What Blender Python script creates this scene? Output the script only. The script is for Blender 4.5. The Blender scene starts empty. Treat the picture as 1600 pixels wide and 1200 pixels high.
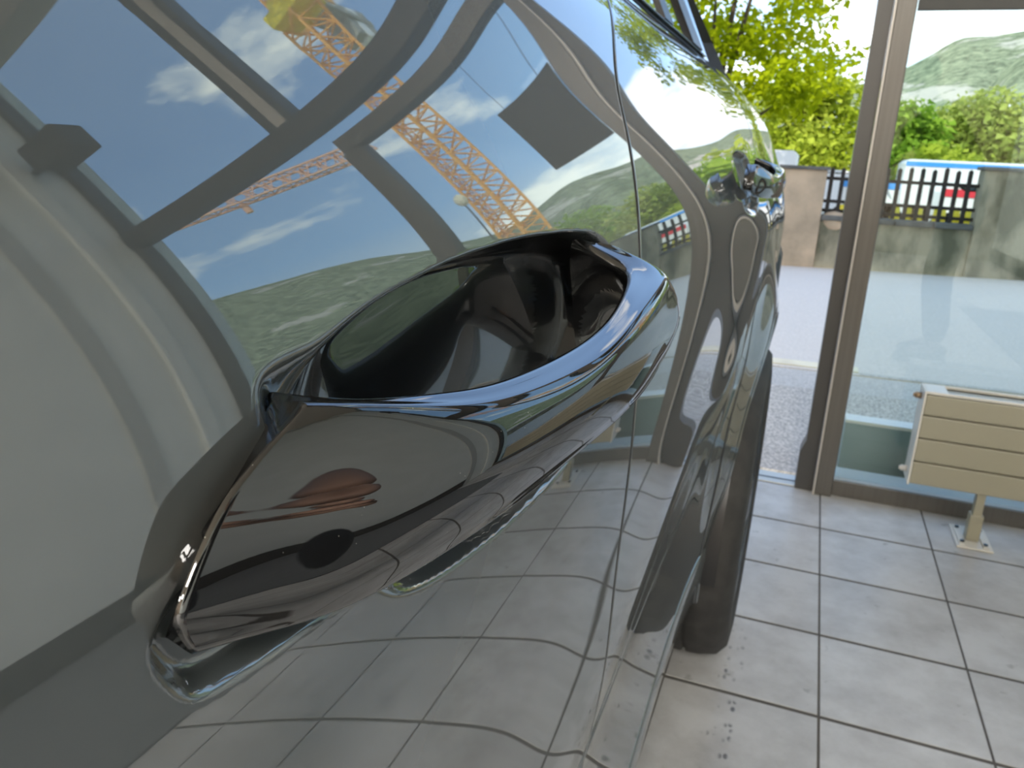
import bpy, bmesh, math, random
import numpy as np
from mathutils import Vector, Matrix, noise

# ------------------------------------------------------------------ camera, sky, sun, lights, exposure
SC = bpy.context.scene
COL = SC.collection
H = 1.0064524                       # height of the camera above the tiled floor
cam_d = bpy.data.cameras.new('camera')
cam = bpy.data.objects.new('camera', cam_d); COL.objects.link(cam); SC.camera = cam
RT = Vector((0.93345796, 0.35502307, 0.05113561)); UP = Vector((-0.14386756, 0.23998796, 0.9600562)); FW = Vector((-0.32857017, 0.90352886, -0.27509498))
M = Matrix((RT, UP, -FW)).transposed().to_4x4(); M.translation = Vector((0, 0, H)); cam.matrix_world = M
cam_d.sensor_width = 36.0; cam_d.lens = 36.0*1234.8/1600.0
cam_d.clip_start = 0.004; cam_d.clip_end = 4000
cam_d.dof.use_dof = True; cam_d.dof.focus_distance = 0.19; cam_d.dof.aperture_fstop = 27.8/0.62

world = bpy.data.worlds.new('sky'); SC.world = world; world.use_nodes = True
SKY_STRENGTH = 1.0
SUN_STRENGTH = 4.2
FILL = 4.4  # strength of the added fill lights
vs = SC.view_settings
vs.view_transform = 'Standard'; vs.look = 'None'; vs.gamma = 1.0; vs.use_curve_mapping = False; vs.exposure = 0.3
try: SC.cycles.use_denoising = True; SC.cycles.max_bounces = 10; SC.cycles.transparent_max_bounces = 12; SC.cycles.caustics_reflective = False; SC.cycles.sample_clamp_indirect = 6
except Exception: pass

def build_sky():
    nt = world.node_tree; nt.nodes.clear(); L = nt.links.new
    out = nt.nodes.new('ShaderNodeOutputWorld'); bg = nt.nodes.new('ShaderNodeBackground'); bg.inputs[1].default_value = SKY_STRENGTH
    tc = nt.nodes.new('ShaderNodeTexCoord'); sep = nt.nodes.new('ShaderNodeSeparateXYZ'); L(tc.outputs['Generated'], sep.inputs[0])
    ramp = nt.nodes.new('ShaderNodeValToRGB'); L(sep.outputs[2], ramp.inputs[0])
    stops = [(0.0, (1.9, 1.95, 1.95)), (0.10, (1.45, 1.65, 1.85)), (0.22, (0.70, 1.15, 1.85)), (0.45, (0.52, 0.86, 1.5)), (1.0, (0.55, 0.72, 1.1))]
    e = ramp.color_ramp.elements
    while len(e) < len(stops): e.new(0.5)
    for s, (p, c) in zip(e, stops): s.position = p; s.color = (*c, 1)
    mp = nt.nodes.new('ShaderNodeMapping'); L(tc.outputs['Generated'], mp.inputs[0]); mp.inputs['Scale'].default_value = (1, 1, 2.6); mp.inputs['Location'].default_value = (0.35, 0.1, 0.2)
    nz = nt.nodes.new('ShaderNodeTexNoise'); nz.inputs['Scale'].default_value = 3.1; nz.inputs['Detail'].default_value = 7; nz.inputs['Roughness'].default_value = 0.55
    L(mp.outputs[0], nz.inputs['Vector'])
    band = nt.nodes.new('ShaderNodeValToRGB'); L(sep.outputs[2], band.inputs[0])
    be = band.color_ramp.elements; be[0].position = 0.0; be[0].color = (.14, .14, .14, 1); be[1].position = 1.0; be[1].color = (.05, .05, .05, 1)
    m = be.new(0.17); m.color = (0.07, 0.07, 0.07, 1)
    m = be.new(0.36); m.color = (0.0, 0.0, 0.0, 1)
    add = nt.nodes.new('ShaderNodeMath'); add.operation = 'ADD'; L(nz.outputs[0], add.inputs[0]); L(band.outputs[0], add.inputs[1])
    cr = nt.nodes.new('ShaderNodeMapRange'); L(add.outputs[0], cr.inputs[0]); cr.inputs[1].default_value = 0.57; cr.inputs[2].default_value = 0.68
    mix = nt.nodes.new('ShaderNodeMixRGB'); L(cr.outputs[0], mix.inputs[0]); L(ramp.outputs[0], mix.inputs[1]); mix.inputs[2].default_value = (2.6, 2.55, 2.45, 1)
    L(mix.outputs[0], bg.inputs[0]); L(bg.outputs[0], out.inputs[0])
build_sky()

sun_d = bpy.data.lights.new('sun', 'SUN'); sun_d.energy = SUN_STRENGTH; sun_d.angle = 0.009; sun_d.color = (1.0, 0.93, 0.8)
sun = bpy.data.objects.new('sun', sun_d); COL.objects.link(sun)
SUN_DIR = Vector((-0.42, -0.78, 0.74)).normalized()      # towards the sun: behind the building
sun.rotation_euler = SUN_DIR.to_track_quat('Z', 'Y').to_euler(); sun.location = (-20, -40, 60)
FILL_POS = [(0.6, -3.6), (0.6, -5.8), (-2.9, -1.6), (-2.9, -4.2)]  # unseen fill lights, added behind the camera to brighten the room
for lx, ly in FILL_POS:
    d = bpy.data.lights.new('fill_light', 'AREA'); d.shape = 'RECTANGLE'; d.size = 1.35; d.size_y = 1.35; d.energy = 44*FILL; d.color = (1.0, 0.96, 0.90)
    o = bpy.data.objects.new('fill_light', d); COL.objects.link(o); o.location = (lx, ly, 3.60)

# ------------------------------------------------------------------ helpers
def obj(name, me, mt=None, parent=None, smooth=False):
    if isinstance(me, bmesh.types.BMesh):
        m = bpy.data.meshes.new(name); me.to_mesh(m); me.free(); me = m
    if mt is not None and not me.materials:
        me.materials.append(mt)
    if smooth: me.polygons.foreach_set('use_smooth', [True]*len(me.polygons))
    o = bpy.data.objects.new(name, me); COL.objects.link(o)
    if parent: o.parent = parent
    return o
def pydata(name, v, f):
    me = bpy.data.meshes.new(name); me.from_pydata([tuple(p) for p in v], [], f); me.update(); return me
def tag(o, label=None, cat=None, group=None, kind=None):
    if label: o['label'] = label
    if cat: o['category'] = cat
    if group: o['group'] = group
    if kind: o['kind'] = kind
    return o
def thing(name, label, cat, loc=(0, 0, 0), rz=0, group=None):
    o = bpy.data.objects.new(name, None); COL.objects.link(o); o.location = loc; o.rotation_euler = (0, 0, rz); o.empty_display_size = .1
    return tag(o, label, cat, group)
def bx(bm, lo, hi, bev=0.0):
    r = bmesh.ops.create_cube(bm, size=1.0); vs_ = r['verts']
    lo = Vector(lo); hi = Vector(hi)
    for v in vs_: v.co = Vector((lo[i]+(v.co[i]+.5)*(hi[i]-lo[i]) for i in range(3)))
    if bev > 0:
        ed = list({e for v in vs_ for e in v.link_edges})
        bmesh.ops.bevel(bm, geom=ed, offset=bev, segments=2, affect='EDGES', profile=0.5)
    return bm
def box(name, lo, hi, mt, parent=None, bev=0.0):
    return obj(name, bx(bmesh.new(), lo, hi, bev), mt, parent)
def tube(bm, a, b, r, n=6, r2=None):
    a = Vector(a); b = Vector(b); d = (b-a); r2 = r if r2 is None else r2
    q = d.to_track_quat('Z', 'Y'); A = []; B = []
    for i in range(n):
        t = 2*math.pi*(i+.5)/n; w = Vector((math.cos(t), math.sin(t), 0))
        A.append(bm.verts.new(a+q@(w*r))); B.append(bm.verts.new(b+q@(w*r2)))
    for i in range(n):
        j = (i+1) % n; bm.faces.new((A[i], A[j], B[j], B[i]))
    bm.faces.new(A[::-1]); bm.faces.new(B)
    return bm
def lathe(bm, prof, c, ax='X', n=48):
    rings = []
    for (h, r) in prof:
        ring = []
        for i in range(n):
            t = 2*math.pi*i/n; u, w = r*math.cos(t), r*math.sin(t)
            p = (h, u, w) if ax == 'X' else (u, w, h)
            ring.append(bm.verts.new(Vector(c)+Vector(p)))
        rings.append(ring)
    for a, b in zip(rings, rings[1:]):
        for i in range(n):
            j = (i+1) % n; bm.faces.new((a[i], a[j], b[j], b[i]))
    return bm
def prism(bm, pts, y0, y1):
    """closed outline of (x, z) points pushed from y0 to y1"""
    A = [bm.verts.new((x, y0, z)) for x, z in pts]; B = [bm.verts.new((x, y1, z)) for x, z in pts]; n = len(pts)
    for i in range(n):
        j = (i+1) % n; bm.faces.new((A[i], A[j], B[j], B[i]))
    bm.faces.new(A[::-1]); bm.faces.new(B); bmesh.ops.recalc_face_normals(bm, faces=bm.faces[:])
    return bm
def copy_tree(o, parent=None):
    c = o.copy(); COL.objects.link(c); c.parent = parent
    for ch in list(o.children): copy_tree(ch, c)
    return c

# ------------------------------------------------------------------ materials
def mat(name, col, rough=0.5, metal=0.0, spec=0.5, coat=0.0, coat_ior=1.5, var=None, scale=8.0, bump=0.0, bscale=None, coord='Object', detail=5, stretch=None, var_lo=.4, var_hi=.62):
    m = bpy.data.materials.new(name); m.use_nodes = True; nt = m.node_tree; L = nt.links.new
    b = nt.nodes['Principled BSDF']
    b.inputs['Base Color'].default_value = (*col, 1); b.inputs['Roughness'].default_value = rough; b.inputs['Metallic'].default_value = metal
    b.inputs['Specular IOR Level'].default_value = spec; b.inputs['Coat Weight'].default_value = coat; b.inputs['Coat IOR'].default_value = coat_ior; b.inputs['Coat Roughness'].default_value = 0.0
    if var is not None or bump:
        if coord == 'Position':
            g = nt.nodes.new('ShaderNodeNewGeometry'); src = g.outputs['Position']
        else:
            g = nt.nodes.new('ShaderNodeTexCoord'); src = g.outputs[coord]
        mp = nt.nodes.new('ShaderNodeMapping'); L(src, mp.inputs[0])
        if stretch: mp.inputs['Scale'].default_value = stretch
        n = nt.nodes.new('ShaderNodeTexNoise'); n.inputs['Scale'].default_value = scale; n.inputs['Detail'].default_value = detail; L(mp.outputs[0], n.inputs['Vector'])
        if var is not None:
            r = nt.nodes.new('ShaderNodeValToRGB'); r.color_ramp.elements[0].position = var_lo; r.color_ramp.elements[1].position = var_hi
            r.color_ramp.elements[0].color = (*col, 1); r.color_ramp.elements[1].color = (*var, 1); L(n.outputs[0], r.inputs[0]); L(r.outputs[0], b.inputs['Base Color'])
        if bump:
            n2 = n
            if bscale:
                n2 = nt.nodes.new('ShaderNodeTexNoise'); n2.inputs['Scale'].default_value = bscale; n2.inputs['Detail'].default_value = 4; L(mp.outputs[0], n2.inputs['Vector'])
            bp = nt.nodes.new('ShaderNodeBump'); bp.inputs['Strength'].default_value = bump; bp.inputs['Distance'].default_value = 0.01; L(n2.outputs[0], bp.inputs['Height']); L(bp.outputs[0], b.inputs['Normal'])
    return m

PAINT = mat('grey_car_paint', (0.062, 0.071, 0.072), rough=0.55, spec=0.2, coat=1.0, coat_ior=2.4)
def dust(m, amount=0.06, scale=900.0):
    """fine dust specks lying on a lacquer"""
    nt = m.node_tree; L = nt.links.new; b = nt.nodes['Principled BSDF']; out = nt.nodes['Material Output']
    g = nt.nodes.new('ShaderNodeNewGeometry'); v = nt.nodes.new('ShaderNodeTexVoronoi'); v.inputs['Scale'].default_value = scale; L(g.outputs['Position'], v.inputs['Vector'])
    n = nt.nodes.new('ShaderNodeTexWhiteNoise'); L(v.outputs['Position'], n.inputs['Vector'])
    lt = nt.nodes.new('ShaderNodeMath'); lt.operation = 'LESS_THAN'; L(v.outputs['Distance'], lt.inputs[0]); lt.inputs[1].default_value = 0.11
    gt = nt.nodes.new('ShaderNodeMath'); gt.operation = 'GREATER_THAN'; L(n.outputs['Value'], gt.inputs[0]); gt.inputs[1].default_value = 1-amount
    mu = nt.nodes.new('ShaderNodeMath'); mu.operation = 'MULTIPLY'; L(lt.outputs[0], mu.inputs[0]); L(gt.outputs[0], mu.inputs[1])
    m2 = nt.nodes.new('ShaderNodeMath'); m2.operation = 'MULTIPLY'; L(mu.outputs[0], m2.inputs[0]); m2.inputs[1].default_value = 0.55
    d = nt.nodes.new('ShaderNodeBsdfDiffuse'); d.inputs[0].default_value = (.6, .58, .52, 1)
    mx = nt.nodes.new('ShaderNodeMixShader'); L(m2.outputs[0], mx.inputs[0]); L(b.outputs[0], mx.inputs[1]); L(d.outputs[0], mx.inputs[2]); L(mx.outputs[0], out.inputs['Surface'])
GLOSSBLACK = mat('gloss_black_plastic', (0.006, 0.006, 0.006), rough=0.02, spec=0.0, coat=1.0, coat_ior=1.9)
dust(GLOSSBLACK, 0.03, 1100.0)
CUPM = mat('dark_cup_lining', (0.012, 0.013, 0.014), rough=0.2, spec=0.2, coat=1.0, coat_ior=1.42)
BLACKTRIM = mat('black_trim', (0.012, 0.012, 0.013), rough=0.35)
RUBBER = mat('tyre_rubber', (0.018, 0.017, 0.016), rough=0.7, var=(0.03, 0.028, 0.026), scale=30)
RIM = mat('dark_alloy', (0.10, 0.105, 0.11), rough=0.25, metal=0.9)
SEAM = mat('black_seam', (0.008, 0.008, 0.009), rough=0.4)
CHROME = mat('bright_trim', (0.45, 0.5, 0.56), rough=0.18, metal=1.0)
CARGLASS = mat('dark_car_glass', (0.01, 0.014, 0.013), rough=0.02, spec=0.6, coat=1, coat_ior=1.6)
ALU = mat('anodised_bronze_frame', (0.105, 0.096, 0.084), rough=0.38, metal=0.3, var=(0.122, 0.113, 0.10), scale=3, stretch=(30, 30, .6))
ALUDARK = mat('dark_frame', (0.062, 0.059, 0.055), rough=0.42, metal=0.2)
ALULIGHT = mat('bright_edge_strip', (0.5, 0.465, 0.42), rough=0.4, metal=0.2)
SILLMAT = mat('pale_metal_sill', (0.50, 0.53, 0.53), rough=0.35, metal=0.1)
OUTSILL = mat('grey_outer_sill', (0.22, 0.28, 0.28), rough=0.5)
WALLM = mat('grey_plaster', (0.74, 0.78, 0.75), rough=0.9, var=(0.78, 0.82, 0.79), scale=5)
WARMWALL = mat('warm_brown_wall', (0.30, 0.24, 0.18), rough=0.8, var=(0.34, 0.27, 0.2), scale=2)
CEILM = mat('beige_ceiling', (0.62, 0.55, 0.46), rough=0.9)
GROUT = mat('grey_grout', (0.105, 0.095, 0.085), rough=0.95)
RADM = mat('cream_enamel', (0.36, 0.335, 0.25), rough=0.35, spec=0.45)
RADW = mat('white_enamel', (0.72, 0.69, 0.63), rough=0.3)
BRASS = mat('brass_valve', (0.45, 0.32, 0.2), rough=0.4, metal=0.7)
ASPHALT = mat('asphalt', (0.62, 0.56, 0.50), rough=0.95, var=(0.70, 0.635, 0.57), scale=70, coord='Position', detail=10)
ASPHALT2 = mat('rough_paving', (0.38, 0.355, 0.32), rough=0.95, var=(0.68, 0.63, 0.57), scale=95, coord='Position', detail=10)
LINEM = mat('worn_road_line', (0.78, 0.77, 0.75), rough=0.9, var=(0.66, 0.64, 0.6), scale=6, coord='Position')
KERBM = mat('yellowish_kerb', (0.82, 0.74, 0.55), rough=0.9, var=(0.7, 0.62, 0.46), scale=6, coord='Position')
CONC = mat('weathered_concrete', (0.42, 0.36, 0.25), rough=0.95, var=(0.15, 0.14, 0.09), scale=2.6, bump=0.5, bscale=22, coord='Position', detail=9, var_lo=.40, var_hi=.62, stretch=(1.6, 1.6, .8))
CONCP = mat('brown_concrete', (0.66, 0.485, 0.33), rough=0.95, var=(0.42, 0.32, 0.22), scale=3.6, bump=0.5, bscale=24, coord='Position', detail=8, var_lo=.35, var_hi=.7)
CAPM = mat('dark_cap_stone', (0.12, 0.115, 0.105), rough=0.9, var=(0.18, 0.17, 0.15), scale=6, coord='Position')
PICKM = mat('dark_brown_picket', (0.035, 0.026, 0.02), rough=0.7)
GRAVEL = mat('pale_gravel', (0.55, 0.52, 0.45), rough=0.95, var=(0.45, 0.42, 0.36), scale=3, coord='Position')
MEADOW = mat('meadow_grass', (0.20, 0.30, 0.05), rough=0.95, var=(0.30, 0.36, 0.10), scale=.05, coord='Position')
BARK = mat('bark', (0.09, 0.065, 0.045), rough=0.95)
CRANEY = mat('orange_crane_paint', (0.85, 0.40, 0.08), rough=0.5)
CRANEP = mat('pale_orange_crane_paint', (0.80, 0.42, 0.26), rough=0.5)
CRANEG = mat('crane_grey', (0.35, 0.34, 0.30), rough=0.6)
WHITEP = mat('white_vehicle_paint', (0.82, 0.82, 0.82), rough=0.35)
BLUEP = mat('blue_vehicle_paint', (0.06, 0.30, 0.75), rough=0.35)
REDP = mat('red_vehicle_paint', (0.7, 0.05, 0.07), rough=0.35)
YELP = mat('yellow_paint', (0.85, 0.66, 0.02), rough=0.5)
PANELM = mat('grey_wall_panel', (0.5, 0.52, 0.5), rough=0.8)
OILM = mat('darker_asphalt', (0.34, 0.33, 0.31), rough=0.9)
CARPET = mat('dark_grey_carpet', (0.13, 0.137, 0.143), rough=0.95, var=(0.16, 0.167, 0.174), scale=60)
SIGNM = mat('dark_sign_board', (0.045, 0.045, 0.042), rough=0.6)
SKIN = mat('skin', (0.55, 0.33, 0.24), rough=0.55)
SHIRT = mat('black_shirt', (0.012, 0.012, 0.014), rough=0.85)
TROUSER = mat('dark_trousers', (0.02, 0.022, 0.028), rough=0.9)
HAIR = mat('dark_hair', (0.03, 0.02, 0.015), rough=0.6)
PHONE = mat('dark_phone', (0.01, 0.01, 0.012), rough=0.25)
FILLM = bpy.data.materials.new('fill_panel_glow'); FILLM.use_nodes = True
_b = FILLM.node_tree.nodes['Principled BSDF']; _b.inputs['Base Color'].default_value = (.8, .8, .8, 1); _b.inputs['Emission Color'].default_value = (1, .96, .9, 1); _b.inputs['Emission Strength'].default_value = 3.0  # glowing face for the added fill panels

def glass_mat(name, tint):
    m = bpy.data.materials.new(name); m.use_nodes = True; nt = m.node_tree; L = nt.links.new; nt.nodes.remove(nt.nodes['Principled BSDF'])
    out = nt.nodes['Material Output']; t = nt.nodes.new('ShaderNodeBsdfTransparent'); t.inputs[0].default_value = (*tint, 1)
    g = nt.nodes.new('ShaderNodeBsdfGlossy'); g.inputs['Roughness'].default_value = 0.0; f = nt.nodes.new('ShaderNodeFresnel')
    g2 = nt.nodes.new('ShaderNodeNewGeometry'); ior = nt.nodes.new('ShaderNodeMapRange'); ior.inputs[3].default_value = 1.45; ior.inputs[4].default_value = 1/1.45; L(g2.outputs['Backfacing'], ior.inputs[0]); L(ior.outputs[0], f.inputs[0])   # a thin pane: the same reflection from both faces
    mx = nt.nodes.new('ShaderNodeMixShader'); L(f.outputs[0], mx.inputs[0]); L(t.outputs[0], mx.inputs[1]); L(g.outputs[0], mx.inputs[2]); L(mx.outputs[0], out.inputs['Surface'])
    return m
GLASS = glass_mat('tinted_window_glass', (0.855, 0.92, 0.91))

def tile_mat():
    """pale grey stoneware: cloudy colour, smudges, and dotted black tyre marks left along the car"""
    m = mat('grey_floor_tile', (0.47, 0.46, 0.45), rough=0.38, spec=0.5); nt = m.node_tree; L = nt.links.new; b = nt.nodes['Principled BSDF']
    g = nt.nodes.new('ShaderNodeNewGeometry'); oi = nt.nodes.new('ShaderNodeObjectInfo')
    n = nt.nodes.new('ShaderNodeTexNoise'); n.inputs['Scale'].default_value = 7; n.inputs['Detail'].default_value = 8; n.inputs['Roughness'].default_value = .65; L(g.outputs['Position'], n.inputs['Vector'])
    r = nt.nodes.new('ShaderNodeValToRGB'); e = r.color_ramp.elements; e[0].position = .3; e[0].color = (.40, .385, .37, 1); e[1].position = .6; e[1].color = (.56, .55, .54, 1); L(n.outputs[0], r.inputs[0])
    n2 = nt.nodes.new('ShaderNodeTexNoise'); n2.inputs['Scale'].default_value = 21; n2.inputs['Detail'].default_value = 6; L(g.outputs['Position'], n2.inputs['Vector'])
    r2 = nt.nodes.new('ShaderNodeValToRGB'); e = r2.color_ramp.elements; e[0].position = .66; e[0].color = (1, 1, 1, 1); e[1].position = .80; e[1].color = (.45, .43, .40, 1); L(n2.outputs[0], r2.inputs[0])
    mu = nt.nodes.new('ShaderNodeMixRGB'); mu.blend_type = 'MULTIPLY'; mu.inputs[0].default_value = 1; L(r.outputs[0], mu.inputs[1]); L(r2.outputs[0], mu.inputs[2])
    rv = nt.nodes.new('ShaderNodeMapRange'); L(oi.outputs['Random'], rv.inputs[0]); rv.inputs[3].default_value = .93; rv.inputs[4].default_value = 1.05
    vm = nt.nodes.new('ShaderNodeVectorMath'); vm.operation = 'SCALE'; L(mu.outputs[0], vm.inputs[0]); L(rv.outputs[0], vm.inputs['Scale'])
    # tyre marks: spots of a stretched cell pattern, only inside two narrow lanes beside the wheel
    sx = nt.nodes.new('ShaderNodeSeparateXYZ'); L(g.outputs['Position'], sx.inputs[0])
    v = nt.nodes.new('ShaderNodeTexVoronoi'); v.inputs['Scale'].default_value = 42; v.inputs['Randomness'].default_value = .55
    mp = nt.nodes.new('ShaderNodeMapping'); mp.inputs['Scale'].default_value = (1.6, 1, 1); L(g.outputs['Position'], mp.inputs[0]); L(mp.outputs[0], v.inputs['Vector'])
    sp = nt.nodes.new('ShaderNodeMapRange'); L(v.outputs['Distance'], sp.inputs[0]); sp.inputs[1].default_value = .22; sp.inputs[2].default_value = .40; sp.inputs[3].default_value = 1; sp.inputs[4].default_value = 0
    lane = None
    for c_ in (-0.043, -0.016):
        s1 = nt.nodes.new('ShaderNodeMath'); s1.operation = 'SUBTRACT'; L(sx.outputs[0], s1.inputs[0]); s1.inputs[1].default_value = c_
        s2 = nt.nodes.new('ShaderNodeMath'); s2.operation = 'ABSOLUTE'; L(s1.outputs[0], s2.inputs[0])
        s3 = nt.nodes.new('ShaderNodeMapRange'); L(s2.outputs[0], s3.inputs[0]); s3.inputs[1].default_value = .004; s3.inputs[2].default_value = .011; s3.inputs[3].default_value = 1; s3.inputs[4].default_value = 0
        if lane is None: lane = s3.outputs[0]
        else:
            mxm = nt.nodes.new('ShaderNodeMath'); mxm.operation = 'MAXIMUM'; L(lane, mxm.inputs[0]); L(s3.outputs[0], mxm.inputs[1]); lane = mxm.outputs[0]
    yl = nt.nodes.new('ShaderNodeMapRange'); L(sx.outputs[1], yl.inputs[0]); yl.inputs[1].default_value = 1.75; yl.inputs[2].default_value = 1.5
    n3 = nt.nodes.new('ShaderNodeTexNoise'); n3.inputs['Scale'].default_value = 25; L(g.outputs['Position'], n3.inputs['Vector'])
    n3r = nt.nodes.new('ShaderNodeMapRange'); L(n3.outputs[0], n3r.inputs[0]); n3r.inputs[1].default_value = .40; n3r.inputs[2].default_value = .55
    cur = lane
    for s_ in (sp.outputs[0], yl.outputs[0], n3r.outputs[0]):
        k = nt.nodes.new('ShaderNodeMath'); k.operation = 'MULTIPLY'; L(cur, k.inputs[0]); L(s_, k.inputs[1]); cur = k.outputs[0]
    k = nt.nodes.new('ShaderNodeMath'); k.operation = 'MULTIPLY'; L(cur, k.inputs[0]); k.inputs[1].default_value = .8; cur = k.outputs[0]
    fx = nt.nodes.new('ShaderNodeMixRGB'); L(cur, fx.inputs[0]); L(vm.outputs[0], fx.inputs[1]); fx.inputs[2].default_value = (.05, .045, .05, 1)
    L(fx.outputs[0], b.inputs['Base Color'])
    bp = nt.nodes.new('ShaderNodeBump'); bp.inputs['Strength'].default_value = .06; bp.inputs['Distance'].default_value = .004; L(n.outputs[0], bp.inputs['Height']); L(bp.outputs[0], b.inputs['Normal'])
    return m
TILE = tile_mat()
def leaf_mat(name, a, b_, trans=0.45):
    m = bpy.data.materials.new(name); m.use_nodes = True; nt = m.node_tree; L = nt.links.new; nt.nodes.remove(nt.nodes['Principled BSDF']); out = nt.nodes['Material Output']
    g = nt.nodes.new('ShaderNodeNewGeometry'); n = nt.nodes.new('ShaderNodeTexNoise'); n.inputs['Scale'].default_value = 1.1; n.inputs['Detail'].default_value = 6; L(g.outputs['Position'], n.inputs['Vector'])
    r = nt.nodes.new('ShaderNodeValToRGB'); r.color_ramp.elements[0].position = .38; r.color_ramp.elements[1].position = .62; r.color_ramp.elements[0].color = (*a, 1); r.color_ramp.elements[1].color = (*b_, 1); L(n.outputs[0], r.inputs[0])
    d = nt.nodes.new('ShaderNodeBsdfDiffuse'); t = nt.nodes.new('ShaderNodeBsdfTranslucent'); L(r.outputs[0], d.inputs[0]); L(r.outputs[0], t.inputs[0])
    mx = nt.nodes.new('ShaderNodeMixShader'); mx.inputs[0].default_value = trans; L(d.outputs[0], mx.inputs[1]); L(t.outputs[0], mx.inputs[2]); L(mx.outputs[0], out.inputs['Surface'])
    return m
LEAF_MAPLE = leaf_mat('maple_leaves', (.30, .38, .008), (.52, .58, .015), .5)
LEAF_LIME = leaf_mat('lime_leaves', (.34, .42, .03), (.52, .58, .08))
LEAF_MID = leaf_mat('mid_green_leaves', (.22, .38, .03), (.40, .54, .07))
LEAF_WILLOW = leaf_mat('willow_leaves', (.36, .44, .08), (.56, .60, .16))
def hill_mat():
    m = mat('forested_hill', (.2, .3, .15), rough=1.0, spec=0.0); nt = m.node_tree; L = nt.links.new; b = nt.nodes['Principled BSDF']
    g = nt.nodes.new('ShaderNodeNewGeometry')
    n = nt.nodes.new('ShaderNodeTexNoise'); n.inputs['Scale'].default_value = .11; n.inputs['Detail'].default_value = 6; n.inputs['Roughness'].default_value = .75; L(g.outputs['Position'], n.inputs['Vector'])
    r = nt.nodes.new('ShaderNodeValToRGB'); e = r.color_ramp.elements; e[0].position = .40; e[0].color = (.105, .13, .085, 1); e[1].position = .58; e[1].color = (.29, .32, .20, 1); L(n.outputs[0], r.inputs[0])
    n2 = nt.nodes.new('ShaderNodeTexNoise'); n2.inputs['Scale'].default_value = .012; n2.inputs['Detail'].default_value = 8; n2.inputs['Roughness'].default_value = .62
    mp = nt.nodes.new('ShaderNodeMapping'); mp.inputs['Scale'].default_value = (1, 1, 2.0); mp.inputs['Location'].default_value = (3.0, 0, 0); L(g.outputs['Position'], mp.inputs[0]); L(mp.outputs[0], n2.inputs['Vector'])
    mr = nt.nodes.new('ShaderNodeMapRange'); L(n2.outputs[0], mr.inputs[0]); mr.inputs[1].default_value = .58; mr.inputs[2].default_value = .62
    mx = nt.nodes.new('ShaderNodeMixRGB'); L(mr.outputs[0], mx.inputs[0]); L(r.outputs[0], mx.inputs[1]); mx.inputs[2].default_value = (.46, .43, .36, 1); L(mx.outputs[0], b.inputs['Base Color'])
    return m
HILL = hill_mat()

# ------------------------------------------------------------------ the setting: room shell
YG = 2.62                                   # inner face of the glazed front
XW = 2.27                                   # right wall
CEIL = 3.70
def struct(name, o, label=None):
    o['kind'] = 'structure'
    if label: o['label'] = label
    return o
floor = struct('floor', box('floor', (-5.2, -7.0, -0.10), (XW, 2.70, -0.0009), GROUT), 'floor of pale grey square tiles with dark grout')
TX0, TY0, TS = 0.1436, 1.1354, 0.300
tile_me = bpy.data.meshes.new('tile'); _bm = bmesh.new(); g_ = .0032
bx(_bm, (g_-.0008, .0052, -.0095), (TS-g_+.0008, TS-.0052, 0.0)); bmesh.ops.bevel(_bm, geom=[e for e in _bm.edges if e.verts[0].co.z > -.001 and e.verts[1].co.z > -.001], offset=.0006, segments=1, affect='EDGES'); _bm.to_mesh(tile_me); _bm.free(); tile_me.materials.append(TILE)
rnd = random.Random(4)
for i in range(-8, 7):
    for j in range(-9, 5):
        t = bpy.data.objects.new('tile', tile_me); COL.objects.link(t); t.parent = floor
        t.location = (TX0+i*TS, TY0+j*TS, rnd.uniform(-.00015, .00015))
# the tiles further back in the room than anyone sees singly
_bm = bmesh.new()
for i in range(-17, 7):
    for j in range(-27, 5):
        if -8 <= i and -9 <= j: continue
        x0, y0 = TX0+i*TS, TY0+j*TS
        vs_ = [_bm.verts.new((x0+a*(TS-2*g_)+g_, y0+b*(TS-2*g_)+g_, -.0002)) for a, b in ((0, 0), (1, 0), (1, 1), (0, 1))]; _bm.faces.new(vs_)
tag(obj('far_tiles', _bm, TILE, floor), kind='stuff')
struct('baseboard_right', box('baseboard_right', (XW-.014, -7.0, -.001), (XW-.0005, 2.04, .17), ALUDARK), 'dark skirting along the right wall')
fm_ = thing('floor_mat', 'dark grey carpet runner lying along the right wall', 'carpet', (1.72, -.1, 0))
_bm = bx(bmesh.new(), (-.50, -2.0, .0008), (.52, 2.02, .012), .004); obj('carpet', _bm, CARPET, fm_)
struct('ceiling', box('ceiling', (-5.2, -7.0, CEIL), (XW+.15, 2.80, CEIL+.2), CEILM), 'beige plaster ceiling')
wr = struct('wall_right', box('wall_right', (XW, -7.0, -.1), (XW+.15, 2.62, CEIL), WALLM), 'plain grey right wall meeting the glazed front')
box('corner_batten', (XW-.025, 2.36, 0), (XW, 2.44, CEIL), WALLM, wr)
box('wall_panel', (XW-.012, 2.05, 0), (XW, 2.14, CEIL), PANELM, wr)
struct('wall_left', box('wall_left', (-5.35, -7.0, -.1), (-5.2, 2.80, CEIL), WALLM), 'plain grey left wall beyond the car')
struct('wall_back', box('wall_back', (-5.2, -7.15, -.1), (XW+.15, -7.0, CEIL), WARMWALL), 'brown back wall of the showroom')
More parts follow.
